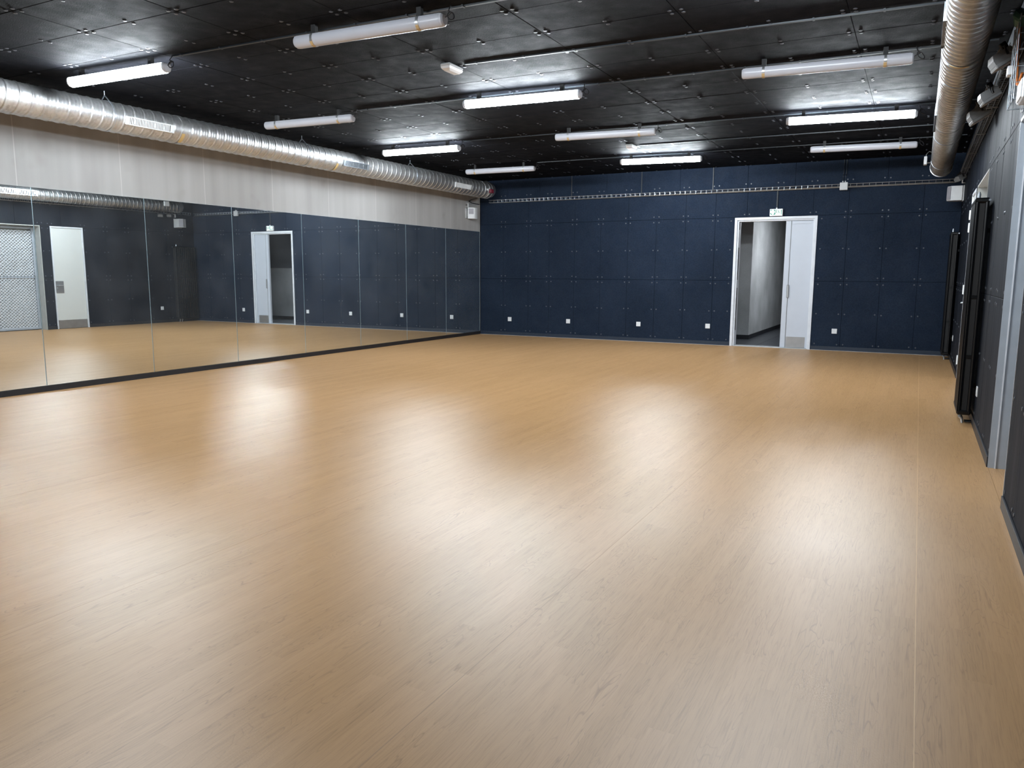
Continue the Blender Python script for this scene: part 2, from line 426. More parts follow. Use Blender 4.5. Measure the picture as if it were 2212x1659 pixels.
for a, b in ops+[(YB, YB)]:
    bb.cbox(XR-.012, XR, yprev, min(a, YB-.014), 0, .075, c=.002); yprev = b
struct('baseboard_right', bb, 'base_black')

# grey-framed opening nearest the camera
def opening_frame(name, mat, y0, y1, z1, depth, fw=.045):
    m = MB()
    m.box(XR-.004, XR+depth, y1-fw*.35, y1-.001, 0, z1-.001).box(XR-.004, XR+depth, y0+.001, y0+fw*.35, 0, z1-.001).box(XR-.004, XR+depth, y0+fw*.35, y1-fw*.35, z1-.02, z1-.001)
    return struct(name, m, mat)
d2 = opening_frame('door_2', 'grey_frame', 5.17, 6.26, OZ, .30)
obj('frame_bead', B(XR+.035, XR+.043, 6.232, 6.245, 0, OZ-.02), 'frame_white', d2)
obj('door_leaf', CB(XR+.25, XR+.295, 5.07, 6.24, .005, OZ-.025), 'grey_frame', d2)
d3 = opening_frame('door_3', 'beige_frame', 8.90, 10.60, OZ, .34)

# mesh gate in the second recess
g = thing('mesh_gate', 'grey expanded metal gate in the right wall recess, reflected at the far left', 'gate', (XR+.21, 9.75, 0))
gx = XR+.20; fr = MB()
for a, b, c_, d in ((8.93, 8.98, .02, 2.34), (10.52, 10.57, .02, 2.34)): obj('gate_stile', B(gx, gx+.035, a, b, c_, d), 'grey_frame', g)
for z in (.02, 1.19, 2.30): obj('rail', B(gx, gx+.035, 8.98, 10.52, z, z+.04), 'grey_frame', g)
m = MB(); py, pz = .075, .034
nz = int(2.24/pz); ny = int(1.54/(py/2))
for k in range(nz):
    z = .065+k*pz
    for i in range(ny):
        ya, yb = 8.98+i*py/2, 8.98+(i+1)*py/2; s = 1 if (i+k) % 2 else -1
        za, zb = z-s*pz/2*.55, z+s*pz/2*.55; h = .0085
        m.add([(gx+.012, ya, za-h), (gx+.012, yb, zb-h), (gx+.012, yb, zb+h), (gx+.012, ya, za+h),
               (gx+.020, ya, za-h+.004), (gx+.020, yb, zb-h+.004), (gx+.020, yb, zb+h+.004), (gx+.020, ya, za+h+.004)],
              [(0, 1, 2, 3), (4, 5, 6, 7), (0, 1, 5, 4), (2, 3, 7, 6)])
stuff(obj('expanded_mesh', m, 'frame_white', g))
obj('handle', MB().tube([(gx, 10.5, 1.10), (gx-.05, 10.5, 1.12), (gx-.05, 10.5, 1.24), (gx, 10.5, 1.26)], .009), 'steel', g)
struct('trim_2', MB().box(XR+.345, XR+.36, 8.88, 10.62, 0, OZ), 'beige_frame')

# single door
d4 = struct('door_4', MB().box(XR-.006, XR+.20, 10.832, 10.862, 0, 2.383).box(XR-.006, XR+.20, 11.588, 11.618, 0, 2.383).box(XR-.006, XR+.20, 10.862, 11.588, 2.350, 2.383), 'frame_white')
lf = obj('door_leaf', CB(XR+.010, XR+.055, 10.866, 11.584, .006, 2.346, c=.002), 'cream_door', d4)
obj('kick_plate', B(XR+.006, XR+.0098, 10.872, 11.578, .008, .205), 'steel', lf)
obj('lock_plate', CB(XR+.004, XR+.0098, 10.872, 11.06, .84, 1.12, c=.001), 'steel', lf)
obj('door_handle', MB().tube([(XR+.004, 10.90, 1.02), (XR-.05, 10.90, 1.02), (XR-.05, 11.03, 1.015)], .010), 'wire', lf)
obj('lock_cylinder', MB().disc((XR+.004, 10.90, .955), .014, -.012, (1, 0, 0), 12), 'wire', lf)
for z in (2.12, 1.96, 1.17, .25):
    obj('hinge', MB().tube([(XR-.012, 11.586, z-.06), (XR-.012, 11.586, z+.06)], .012), 'white', d4)

# ------------------------------------------------------------------ double door in the back wall
d1 = MB()
for x0, x1, z0, z1 in ((DX0, DX0+.045, 0, DZ), (DX1-.045, DX1, 0, DZ), (DX0+.045, DX1-.045, DZ-.045, DZ)):
    d1.box(x0, x1, YB-.012, YB+.02, z0, z1)
for x0, x1, z0, z1 in ((DX0+.012, DX0+.075, 0, DZ-.012), (DX1-.065, DX1-.012, 0, DZ-.012), (DX0+.075, DX1-.065, DZ-.07, DZ-.012)):
    d1.box(x0, x1, YB+.02, YB+.22, z0, z1)
d1 = struct('door_1', d1, 'frame_white')
obj('gasket', MB().box(DX0+.076, DX0+.084, YB+.06, YB+.075, .30, 1.10).box(DX0+.076, DX0+.084, YB+.06, YB+.075, 1.25, 1.85).box(DX0+.076, DX0+.084, YB+.06, YB+.075, 2.18, 2.32), 'black_matt', d1)
obj('threshold', B(DX0+.076, DX1-.066, YB-.01, YB+.21, 0.0003, .010), 'white_grey', d1)
LX0, LX1 = -2.225, DX1-.067
lf = obj('fixed_leaf', CB(LX0+.098, LX1, YB+.055, YB+.10, .012, DZ-.072, c=.002), 'door_white', d1)
obj('kick_plate', CB(LX0+.105, LX1-.035, YB+.050, YB+.0548, .016, .215, c=.001), 'steel', lf)
obj('door_closer_rail', CB(LX0+.105, LX1-.03, YB+.046, YB+.0548, DZ-.135, DZ-.085, c=.002), 'door_white', lf)
st = obj('leaf_stile', CB(LX0, LX0+.088, YB+.050, YB+.10, .012, DZ-.074, c=.003), 'door_white', d1)
obj('shoot_bolt', MB().tube([(LX0+.093, YB+.052, .02), (LX0+.093, YB+.052, DZ-.08)], .0045), 'steel', st)
obj('lever_handle', CB(LX0+.074, LX0+.112, YB+.022, YB+.050, .93, 1.17, c=.008), 'steel', st)
ol = obj('open_leaf', CB(DX0-.82, DX0+.03, YB+.235, YB+.28, .012, DZ-.072, c=.002), 'door_white', d1)
obj('kick_plate', B(DX0-.80, DX0, YB+.281, YB+.284, .016, .215), 'steel', ol)

# corridor beyond the door
struct('wall_corridor', MB().box(-6, -3.12, 16.55, 16.75, -.1, 2.9).box(-3.32, -3.12, 16.75, 24, -.1, 2.9).box(-3.3, 0, 24, 24.2, -.1, 2.9)
       .box(-1.35, 1.2, 16.60, 16.8, -.1, 2.9).box(-1.35, -1.15, 16.8, 24, -.1, 2.9).box(1.0, 1.2, 15.03, 16.6, -.1, 2.9).box(-6, -5.8, 15.03, 16.55, -.1, 2.9), 'concrete2')
struct('trim_3', MB().box(-1.34, 1.0, 16.585, 16.6, 1.47, 2.7), 'dark_grey')  # dark sheet covering the upper part of this wall
struct('ceiling_corridor', B(-6, 1.2, YB+.23, 24.2, 2.72, 2.9), 'dark_grey')
fc = struct('floor_corridor', B(-6, 1.2, YB+.15, 24.2, -.15, -.012), 'joint')
for i in range(8):
    for j in range(9):
        x0, y0 = -5.4+i*.6-.3, YB+.17+j*.6
        obj('floor_tile', panel(.594, .594, .010, 'z'), 'tile', fc).location = (x0+.3, y0+.3, -.012)
for o in fc.children: o.scale = (1, 1, -1); o.location.z = -.001
obj('floor_tile', B(-3.2, -1.1, YB+.17+5.4, 24, -.012, -.002), 'tile', fc)
struct('baseboard_corridor', MB().box(-5.8, -3.105, 16.535, 16.55, 0, .085).box(-3.12, -3.105, 16.55, 24, 0, .085).box(-1.365, -1.35, 16.6, 24, 0, .085).box(-1.365, 1.0, 16.585, 16.6, 0, .085), 'base_black')
cl = thing('corridor_ceiling_light', 'ceiling lamp of the corridor beyond the open double door, hidden above its head', 'ceiling light', (-1.95, 17.35, 2.72))
obj('housing', CB(-2.15, -1.75, 17.15, 17.55, 2.69, 2.72), 'white', cl)
obj('diffuser', CB(-2.12, -1.78, 17.18, 17.52, 2.66, 2.69), 'lit2', cl)

# ------------------------------------------------------------------ mirrors
PW = 1.3875
words = ['first from the far corner, beside the back wall', 'second from the far corner', 'third from the far corner', 'fourth from the far corner',
         'fifth from the far corner, showing the reflected double door', 'sixth from the far corner, showing the reflected far radiator', 'seventh from the far corner, showing the reflected white door',
         'eighth from the far corner, showing the reflected mesh gate', 'ninth from the far corner, nearest the camera']
for i, wd in enumerate(words):
    y1 = YB-.012-i*PW; y0 = y1-PW
    if i == 0: y1 = YB-.013
    mr = obj('wall_mirror', B(XL-.006, XL, y0+.0025, y1-.0025, MB_, MT), 'mirror')
    tag(mr, 'tall wall mirror panel, ' + wd, 'mirror', 'mirror panels along the concrete wall')
    e = MB().box(XL-.007, XL+.0012, y1-.0068, y1-.0026, MB_+.001, MT-.001)
    obj('polished_edge', e, 'mirror_edge', mr)

# ------------------------------------------------------------------ spiral ducts
def spiral(name, cx, cz, r, y0, y1, pitch, parent, segs=40, mat='galv'):
    prof = [(0, 0), (.07, .0065), (.14, .0065), (.20, 0), (.47, .0), (.52, .0016), (.57, 0), (.77, 0), (.82, .0016), (.87, 0), (1, 0)]
    V = []; F = []; n = int((y1-y0)/pitch*segs); np_ = len(prof)
    for k in range(n+1):
        a = 2*PI*k/segs; ca, sa = math.cos(a), math.sin(a)
        for u, h in prof:
            y = min(max(y0-pitch+(k/segs+u)*pitch, y0), y1)
            V.append((cx+(r+h)*ca, y, cz+(r+h)*sa))
    for k in range(n):
        for j in range(np_-1):
            a = k*np_+j; F.append((a, a+1, a+np_+1, a+np_))
    mb = MB(); mb.v = V; mb.f = F
    me = bpy.data.meshes.new(name); me.from_pydata(V, [], F)
    for p in me.polygons: p.use_smooth = True
    return obj(name, me, mat, parent)
def ring(mb, cx, cz, r, y0, y1, h, n=40, a0=0, a1=2*PI):
    full = abs(a1-a0-2*PI) < 1e-6; V = []; m = n if full else n+1
    for k in range(m):
        a = a0+(a1-a0)*k/n; ca, sa = math.cos(a), math.sin(a)
        for (y, rr) in ((y0, r), (y0, r+h), (y1, r+h), (y1, r)): V.append((cx+rr*ca, y, cz+rr*sa))
    F = []
    for k in range(n):
        a, b = k*4, ((k+1) % m)*4
        for j in range(3): F.append((a+j, a+j+1, b+j+1, b+j))
    return mb.add(V, F)
LXc, LZc, LR = -8.18, 3.072, .162
ld = thing('spiral_duct', 'long galvanised spiral duct along the concrete wall above the mirrors', 'duct', (LXc, 6, LZc-LR), 'galvanised spiral ventilation ducts')
spiral('duct_body', LXc, LZc, LR, YF+.01, 14.25, .127, ld)
# elbow into the back wall corner
pts = []; R = .27
for i in range(9):
    a = i/8*PI/2; pts.append((LXc, 14.25+.12+R*math.sin(a)*.9, LZc+0*a)) if i < 0 else pts.append((LXc-.25*(1-math.cos(a)), 14.25+R*math.sin(a)*1.3, LZc+.14*(1-math.cos(a))))
obj('elbow', MB().tube(pts, [LR-.004-.005*i for i in range(9)], 36), 'galv_dark', ld, True)
for y in (13.95, 14.12, 14.24): obj('collar', ring(MB(), LXc-(.02 if y > 14.3 else 0), LZc+(.02 if y > 14.3 else 0), LR-.004, y-.008, y+.008, .012), 'galv', ld, True)
def grille(parent, cx, cz, r, y0, y1, ang, hw=.05, mat='wire', bars=27):
    m = MB(); d = Vector((math.cos(ang), 0, math.sin(ang))); t_ = Vector((-math.sin(ang), 0, math.cos(ang))); c = Vector((cx, 0, cz))
    def bx(mm, ya, yb, ta, tb, h0, h1):
        V = [c+d*(r+h)+t_*tt+Vector((0, yy, 0)) for h in (h0, h1) for tt in (ta, tb) for yy in (ya, yb)]
        mm.add(V, [(0, 1, 3, 2), (4, 6, 7, 5), (0, 4, 5, 1), (2, 3, 7, 6), (0, 2, 6, 4), (1, 5, 7, 3)])
    f = MB(); bx(f, y0, y1, hw, hw+.010, -.01, .012); bx(f, y0, y1, -hw-.010, -hw, -.01, .012); bx(f, y0-.02, y0+.012, -hw-.01, hw+.01, -.01, .012); bx(f, y1-.03, y1+.02, -hw-.01, hw+.01, -.01, .012)
    gr = obj('air_grille', f, mat, parent)
    b = MB(); bx(b, y0, y1, -hw, hw, -.008, .004); obj('grille_backing', b, 'black_matt', gr)
    s = MB(); p = (y1-y0-.05)/bars
    for i in range(bars): bx(s, y0+.015+i*p, y0+.015+i*p+p*.45, -hw, hw, .003, .011)
    obj('grille_bars', s, mat, gr)['kind'] = 'stuff'
ga = math.radians(-12)
grille(ld, LXc, LZc, LR, 5.85, 6.44, ga, .036, 'white')
grille(ld, LXc, LZc, LR, 9.55, 10.12, ga, .036)
grille(ld, LXc, LZc, LR, 12.80, 13.35, ga, .036, 'white')
for y in (6.62, 9.42): 
    obj('joint_collar', ring(MB(), LXc, LZc, LR+.001, y-.03, y+.03, .006), 'galv', ld, True)
    obj('tape_strip', ring(MB(), LXc, LZc, LR+.008, y-.045, y+.0, .002, 10, math.radians(-68), math.radians(-22)), 'tape', ld, True)
obj('damper_motor', CB(LXc+LR-.03, LXc+LR+.035, 14.10, 14.23, LZc-.07, LZc+.01, c=.01), 'red', ld)
obj('damper_knob', MB().tube([(LXc+LR-.02, 14.02, LZc-.01), (LXc+LR+.02, 14.02, LZc-.01)], .02, 12), 'white', ld)
for y in (5.70, 8.80, 11.52):
    h = MB().tube([(LXc, y, ZC), (LXc, y, LZc+LR+.06)], .004, 6).tube([(LXc, y, LZc+LR+.06), (LXc+.09, y, LZc+LR-.022)], .006, 6).tube([(LXc, y, LZc+LR+.06), (LXc-.09, y, LZc+LR-.022)], .006, 6)
    ring(h, LXc, LZc, LR+.003, y-.012, y+.012, .003)
    obj('hanger', h, 'wire', ld)
RXc, RZc, RR = .172, 3.045, .146
rd = thing('spiral_duct', 'galvanised spiral duct running towards the camera under the ceiling beside the right wall', 'duct', (RXc, 6, RZc-RR), 'galvanised spiral ventilation ducts')
spiral('duct_body', RXc, RZc, RR, YF+.01, 14.10, .105, rd, mat='galv_dark')
obj('end_cap', MB().tube([(RXc, 14.08, RZc), (RXc, 14.13, RZc)], RR, 36), 'galv_dark', rd, True)
obj('end_flange', ring(MB(), RXc, RZc, RR-.002, 14.05, 14.09, .016), 'galv_dark', rd, True)
for y in (6.9, 9.9): obj('joint_collar', ring(MB(), RXc, RZc, RR+.001, y-.03, y+.03, .006), 'galv_dark', rd, True)
obj('tape_strip', ring(MB(), RXc, RZc, RR+.007, 6.86, 6.90, .002, 12, math.radians(-125), math.radians(-75)), 'tape', rd, True)
grille(rd, RXc, RZc, RR, 5.95, 6.60, PI, .05)
grille(rd, RXc, RZc, RR, 9.30, 10.30, PI, .05)
da = obj('damper_actuator', CB(-.075, -.030, 13.48, 13.62, 3.02, 3.14, c=.006), 'white', rd)
obj('actuator_arm', MB().tube([(-.03, 13.55, 3.05), (RXc-RR+.01, 13.55, 3.05)], .01), 'steel', da)
obj('cable', MB().tube([(-.05, 13.55, 3.14), (-.045, 13.55, 3.18), (-.01, 13.57, 3.22), (.05, 13.6, 3.20)], .005, 6), 'white_grey', da)
for y in (4.6, 7.6, 10.8, 13.2):
    h = MB().tube([(RXc, y, ZC), (RXc, y, RZc+RR)], .004, 6); ring(h, RXc, RZc, RR+.003, y-.012, y+.012, .003); obj('hanger', h, 'wire', rd)

# ------------------------------------------------------------------ luminaires
ZL = 3.222
def luminaire(p, q, lit, label):
    p, q = Vector((p[0], p[1], ZL)), Vector((q[0], q[1], ZL)); L = (q-p).length; ang = math.atan2(q.y-p.y, q.x-p.x)
    name = 'tube_luminaire'
    T = thing(name, label, 'ceiling light', p, 'tube luminaires on the black ceiling'); T.rotation_euler.z = ang; bpy.context.view_layer.update()
    prof = [(-.040, .042), (.040, .042), (.052, .024), (.053, .0), (.046, -.022), (.028, -.040), (0, -.046), (-.028, -.040), (-.046, -.022), (-.053, .0), (-.052, .024)]
    key = (round(L, 2), lit)
    def local(nm, mb, mat, sm=False):
        o = bpy.data.objects.new(nm, mb.mesh(nm, sm)); o.data.materials.append(M[mat]); C.objects.link(o); o.parent = T; return o
    low_ = [(a, b) for a, b in prof if b < .03]; low_ = [p_ for p_ in low_ if p_[0] > 0]+[p_ for p_ in low_ if p_[0] <= 0]
    local('diffuser', MB().prism([(.044, .036), (.052, .024), (.053, .0), (.046, -.022), (.028, -.040), (0, -.046), (-.028, -.040), (-.046, -.022), (-.053, .0), (-.052, .024), (-.044, .036)], 'x', .035, L-.03), 'lit' if lit else 'lens', True)
    local('housing', MB().prism([(-.0445, .0362), (.0445, .0362), (.040, .043), (-.040, .043)], 'x', .030, L-.025), 'lens')
    sc = [(a*.97, b*.97) for a, b in prof]; sc2 = [(a*.75, b*.75) for a, b in prof]
    for x0, x1, x2 in ((.035, .015, 0), (L-.03, L-.012, L)):
        mb = MB(); n = len(prof); V = [(x0, a, b) for a, b in sc]+[(x1, a, b) for a, b in sc]+[(x2, a, b) for a, b in sc2]
        F = [(k*n+i, k*n+(i+1) % n, (k+1)*n+(i+1) % n, (k+1)*n+i) for k in (0, 1) for i in range(n)]+[tuple(range(2*n, 3*n))]
        local('end_cap', mb.add(V, F), 'lens', True)
    big = [(a*1.05, b*1.06) for a, b in prof]
    for cx in (L*.135, L*.845):
        if not lit:
            local('clip', MB().prism(big, 'x', cx-.011, cx+.011), 'steel', True)
            low = [(a*1.07, b*1.08) for a, b in prof if b < .01 and a < .03]
            local('clip_latch', MB().prism([(-.052, -.004), (-.049, -.024), (-.031, -.044), (-.0, -.051), (-.02, -.03), (-.03, -.004)], 'x', cx-.013, cx+.013), 'amber')
        local('mount', B(cx-.02, cx+.02, -.02, .02, .04, ZC-ZL), 'black_matt')
    cc = MB(); pts = [(L+.002, 0, .02), (L+.03, 0, .03)]
    for i in range(19): a = i/9*PI*1.0; pts.append((L+.055+.032*math.sin(a)*.9, -.015+.022*math.cos(a)+i*.001, .02+.035*math.cos(a+.6)))
    pts += [(L+.03, .0, .06), (L+.02, .05, ZC-ZL-.004)]
    local('cable_coil', cc.tube(pts, .0045, 6), 'cable')
    return T
lights = [
 ((-7.679, 4.986), (-6.295, 5.040), 1, 'lit white tube luminaire at top left, nearest the left duct'),
 ((-4.688, 5.017), (-3.274, 5.084), 0, 'large unlit tube luminaire at top centre, under the nearest conduit'),
 ((-1.640, 5.10), (-.20, 5.20), 1, 'lit tube luminaire just above the photo\'s top edge, right of the centre'),
 ((-7.620, 7.55), (-6.270, 7.656), 0, 'unlit tube luminaire beside the left duct, second row from the camera'),
 ((-4.661, 7.619), (-3.287, 7.733), 1, 'lit tube luminaire in the middle of the ceiling, largest of the middle ones'),
 ((-1.623, 7.683), (-.186, 7.811), 0, 'unlit tube luminaire nearest the right duct, biggest on that side'),
 ((-7.651, 10.05), (-6.282, 10.144), 1, 'lit tube luminaire over the far half of the left duct'),
 ((-4.619, 9.987), (-3.240, 10.161), 0, 'unlit tube luminaire in the middle of the ceiling, above the far emergency light'),
 ((-1.596, 10.211), (-.164, 10.401), 1, 'lit tube luminaire beside the right duct'),
 ((-7.645, 12.571), (-6.267, 12.671), 0, 'small unlit tube luminaire above the far end of the left duct'),
 ((-4.618, 12.60), (-3.287, 12.80), 1, 'lit tube luminaire nearest the back wall'),
 ((-1.603, 12.637), (-.171, 12.826), 0, 'small unlit tube luminaire nearest the right duct\'s far end'),
 ((-4.66, 2.45), (-3.28, 2.50), 1, 'lit tube luminaire above the frame, in the middle row over the camera'),
]
for l in lights: luminaire(*l)

# emergency lights
def emergency(x, y, label):
    T = thing('emergency_light', label, 'emergency light', (x, y, ZC), 'emergency lights on the ceiling')
    L, Wd = .125, .055
    m = MB(); m.cbox(x-Wd, x+Wd, y-L, y+L, ZC-.03, ZC-.002, c=.01)
    obj('base', m, 'white_grey', T)
    V = []
    for k, (a, b, z) in enumerate(((Wd-.004, L-.004, ZC-.03), (Wd-.008, L-.012, ZC-.05), (Wd-.026, L-.04, ZC-.068))):
        V += [(x-a, y-b, z), (x+a, y-b, z), (x+a, y+b, z), (x-a, y+b, z)]
    F = [(k*4+i, k*4+(i+1) % 4, k*4+4+(i+1) % 4, k*4+4+i) for k in (0, 1) for i in range(4)]+[(8, 9, 10, 11)]
    obj('lens', MB().add(V, F), 'em_lens', T)
emergency(-4.15, 6.56, 'small white emergency light on the ceiling left of centre, under the near conduit')
emergency(-4.12, 11.72, 'small white emergency light on the ceiling far off, above the lit rear lamp')

# ceiling conduits
def conduit(x0, x1, y, ylast, label, w=.024, h=.012):
    m = MB(); 
    T = thing('ceiling_conduit', label, 'conduit', (x0, y, ZC), 'conduits across the ceiling')
    z0 = ZC-h
    V = [(x0, y-w/2, z0), (x0, y+w/2, z0), (x0, y+w/2, ZC-.001), (x0, y-w/2, ZC-.001), (x1, ylast-w/2, z0), (x1, ylast+w/2, z0), (x1, ylast+w/2, ZC-.001), (x1, ylast-w/2, ZC-.001)]
    obj('channel', m.add(V, [(0, 1, 2, 3), (4, 5, 6, 7), (0, 1, 5, 4), (2, 3, 7, 6), (1, 2, 6, 5), (0, 3, 7, 4)]), 'conduit', T)
    c = MB(); x = x0+.12
    while x < x1-.05:
        yy = y+(ylast-y)*(x-x0)/(x1-x0)
        c.box(x-.008, x+.008, yy-w/2-.016, yy+w/2+.003, ZC-h-.004, ZC-.001)
        c.disc((x, yy-w/2-.012, ZC-.006), .007, -.006, (0, 0, 1), 6); x += .5
    obj('clips', c, 'conduit', T)['kind'] = 'stuff'
conduit(-6.29, .45, 5.10, 5.28, 'grey conduit along the nearest row of tube luminaires')
conduit(-4.00, .45, 6.56, 6.74, 'grey conduit from the near emergency light to the right duct')
conduit(-6.26, .45, 7.77, 7.95, 'grey conduit along the second row of tube luminaires')
conduit(-6.27, .45, 10.24, 10.46, 'grey conduit along the third row of tube luminaires')
conduit(-4.00, .45, 11.76, 11.93, 'grey conduit from the far emergency light to the right duct')
conduit(-6.25, .45, 12.75, 12.95, 'grey conduit along the last row of tube luminaires')

# ------------------------------------------------------------------ back wall fittings
def wire_tray(name, label, horizontal_x, a, b, fixed, z, depth=.07, hgt=.055, step=.10):
    T = thing(name, label, 'cable tray', (a, fixed, z) if horizontal_x else (fixed, a, z), 'wire mesh cable trays')
    def P(t_, d, zz): return (t_, fixed-d, zz) if horizontal_x else (fixed-d, t_, zz)
    for d, zz in ((.008, z+hgt), (.008, z), (depth/2, z), (depth, z), (depth, z+hgt)):
        obj('long_wire', MB().tube([P(a, d, zz), P(b, d, zz)], .0028, 6), 'wire', T)
    m = MB(); t_ = a+.02
    while t_ < b:
        m.tube([P(t_, .008, z+hgt+.004), P(t_, .008, z), P(t_, depth, z), P(t_, depth, z+hgt+.004)], .0024, 5); t_ += step
    obj('cross_wires', m, 'wire', T)['kind'] = 'stuff'
    return T
tr = wire_tray('cable_tray', 'wire mesh cable tray along the top of the dark back wall', True, -8.40, .40, YB-.004, 2.865)
for k, (x0, zz) in enumerate(((-6.4, 2.874), (-5.3, 2.884))):
    d = .018+.014*k
    obj('cable', MB().tube([(x0, YB-d, zz-.002), (-3, YB-d, zz+.003), (-1.2, YB-d, zz), (.38, YB-d, zz)], .004, 6), 'steel', tr)
tr2 = wire_tray('cable_tray', 'wire mesh cable tray high on the right wall beside the duct', False, 6.5, 14.7, XR-.004, 2.885, depth=.085, step=.085)
for k in range(3): obj('cable', MB().tube([(XR-.025-.018*k, 6.5, 2.895), (XR-.025-.018*k, 14.68, 2.895)], .006, 6), 'cable', tr2)
for y in (7, 8.5, 10, 11.5, 13, 14.4): obj('bracket', B(XR-.1, XR-.003, y-.01, y+.01, 2.875, 2.882), 'steel', tr2)

jb = thing('junction_box', 'square white junction box on the back wall cable tray, right of the exit sign', 'junction box', (-1.28, YB, 2.875))
obj('box', CB(-1.345, -1.215, YB-.145, YB-.085, 2.81, 2.94, c=.006), 'white_grey', jb)
obj('back_plate', B(-1.33, -1.23, YB-.085, YB, 2.932, 2.938), 'steel', jb)
obj('gland', MB().tube([(-1.30, YB-.11, 2.94), (-1.30, YB-.11, 2.965)], .010).tube([(-1.26, YB-.11, 2.94), (-1.26, YB-.11, 2.965)], .010), 'white_grey', jb)
for dx, lb in ((-.02, 'left'), (.02, 'right')):
    tag(obj('vertical_conduit', MB().tube([(-1.28+dx, YB-.11, 2.966), (-1.28+dx, YB-.11, 3.05), (-1.28+dx, YB-.012, 3.09), (-1.28+dx, YB-.012, ZC-.001)], .008, 8), 'conduit'),
        lb+' one of the two dark conduits rising from the junction box to the ceiling', 'conduit')
for x, mt, lb in ((-6.47, 'conduit', 'first from the left'), (-4.97, 'conduit', 'second from the left'), (-3.57, 'conduit', 'third from the left')):
    tag(obj('vertical_conduit', CB(x-.010, x+.010, YB-.012, YB-.002, 2.93, ZC-.001, c=.003), mt),
        'short dark conduit from ceiling to back cable tray, '+lb, 'conduit')
tag(obj('vertical_conduit', CB(-2.405, -2.379, YB-.016, YB-.002, 2.556, 2.86, c=.003), 'conduit'), 'thin dark conduit from the exit sign up to the cable tray', 'conduit')

es = thing('exit_sign', 'lit white and green emergency exit sign above the double door', 'exit sign', (-2.395, YB, 2.47))
obj('housing', CB(-2.508, -2.282, YB-.05, YB-.001, 2.408, 2.535, c=.005), 'white', es)
obj('lit_panel', B(-2.502, -2.288, YB-.053, YB-.05, 2.414, 2.529), 'sign', es)
gm = MB(); ye = YB-.0545
def gq(p): gm.prism(p, 'y', ye, ye+.0012)
# green corner areas leaving a white down-arrow, then the doorway and the running figure
gq([(-2.496, 2.520), (-2.470, 2.520), (-2.478, 2.503), (-2.496, 2.503)]); gq([(-2.440, 2.520), (-2.408, 2.520), (-2.408, 2.503), (-2.434, 2.503)])
gq([(-2.496, 2.470), (-2.455, 2.428), (-2.463, 2.424), (-2.496, 2.445)]); gq([(-2.418, 2.503), (-2.408, 2.503), (-2.408, 2.435), (-2.445, 2.428), (-2.418, 2.470)])
gq([(-2.393, 2.522), (-2.383, 2.522), (-2.383, 2.470), (-2.388, 2.452), (-2.393, 2.470)])
gq([(-2.312, 2.520), (-2.298, 2.520), (-2.300, 2.430), (-2.310, 2.430)])
# little running person
gq([(-2.362, 2.521), (-2.354, 2.521), (-2.354, 2.512), (-2.362, 2.512)]); gq([(-2.362, 2.508), (-2.350, 2.506), (-2.343, 2.480), (-2.352, 2.478)])
gq([(-2.352, 2.480), (-2.343, 2.480), (-2.330, 2.455), (-2.336, 2.452)]); gq([(-2.352, 2.480), (-2.347, 2.478), (-2.356, 2.458), (-2.368, 2.446), (-2.370, 2.451), (-2.361, 2.461)])
obj('pictogram', gm, 'green', es)
obj('cable_gland', MB().tube([(-2.392, YB-.025, 2.535), (-2.392, YB-.025, 2.556)], .014, 10), 'white', es)

def socket(c, ax, label, grp):
    x, y, z = c; T = thing('power_socket', label, 'socket', c, grp)
    if ax == 'y':
        obj('plate', CB(x-.045, x+.045, YB-.012, YB-.001, z-.045, z+.045, c=.004), 'white', T)
        o = MB().tube([(x, YB-.0135, z), (x, YB-.0115, z)], .026, 16); obj('insert', o, 'white', T)
    else:
        obj('plate', CB(XR-.012, XR-.001, y-.045, y+.045, z-.045, z+.045, c=.004), 'white', T)
        o = MB().tube([(XR-.0135, y, z), (XR-.0115, y, z)], .026, 16); obj('insert', o, 'white', T)
g1 = 'white sockets low on the back wall'
socket((-7.905, YB, .355), 'y', 'white socket low on the back wall, nearest the mirrors', g1)
socket((-6.505, YB, .355), 'y', 'white socket low on the back wall, second from the mirrors', g1)
socket((-4.958, YB, .350), 'y', 'white socket low on the back wall, third from the mirrors', g1)
socket((-3.562, YB, .360), 'y', 'white socket low on the back wall, just left of the double door', g1)
socket((-1.290, YB, .350), 'y', 'white socket low on the back wall, right of the double door', g1)
g2 = 'white sockets low on the right wall'
socket((XR, 13.68, .385), 'x', 'white socket low on the right wall beside the far radiator', g2)
socket((XR, 7.82, .335), 'x', 'white socket low on the right wall beside the near radiator', g2)

# loudspeakers
sp = thing('wall_speaker', 'light grey wall speaker on the right wall, above the far radiator', 'speaker', (XR, 14.3, 2.51))
px = [(XR-.030, 14.19), (XR-.19, 14.215), (XR-.235, 14.30), (XR-.20, 14.42), (XR-.030, 14.43)]
obj('cabinet', MB().prism(px, 'z', 2.53, 2.755), 'white_grey', sp)
obj('grille', MB().prism([(XR-.192, 14.205), (XR-.240, 14.30), (XR-.238, 14.31), (XR-.186, 14.214)], 'z', 2.545, 2.74), 'grille_grey', sp)
obj('back_plate', CB(XR-.022, XR-.002, 14.19, 14.43, 2.52, 2.76, c=.003), 'white_grey', sp)
obj('mount_arm', B(XR-.032, XR-.02, 14.27, 14.35, 2.60, 2.68), 'steel', sp)
obj('upper_bracket', MB().box(XR-.05, XR-.035, 14.2, 14.23, 2.79, 2.88).box(XR-.036, XR-.001, 14.2, 14.23, 2.87, 2.88).box(XR-.036, XR-.001, 14.2, 14.23, 2.79, 2.80), 'white', sp)
sp = thing('wall_speaker', 'light grey wall speaker on the bare concrete wall, above the far mirrors', 'speaker', (XL, 14.35, 2.50))
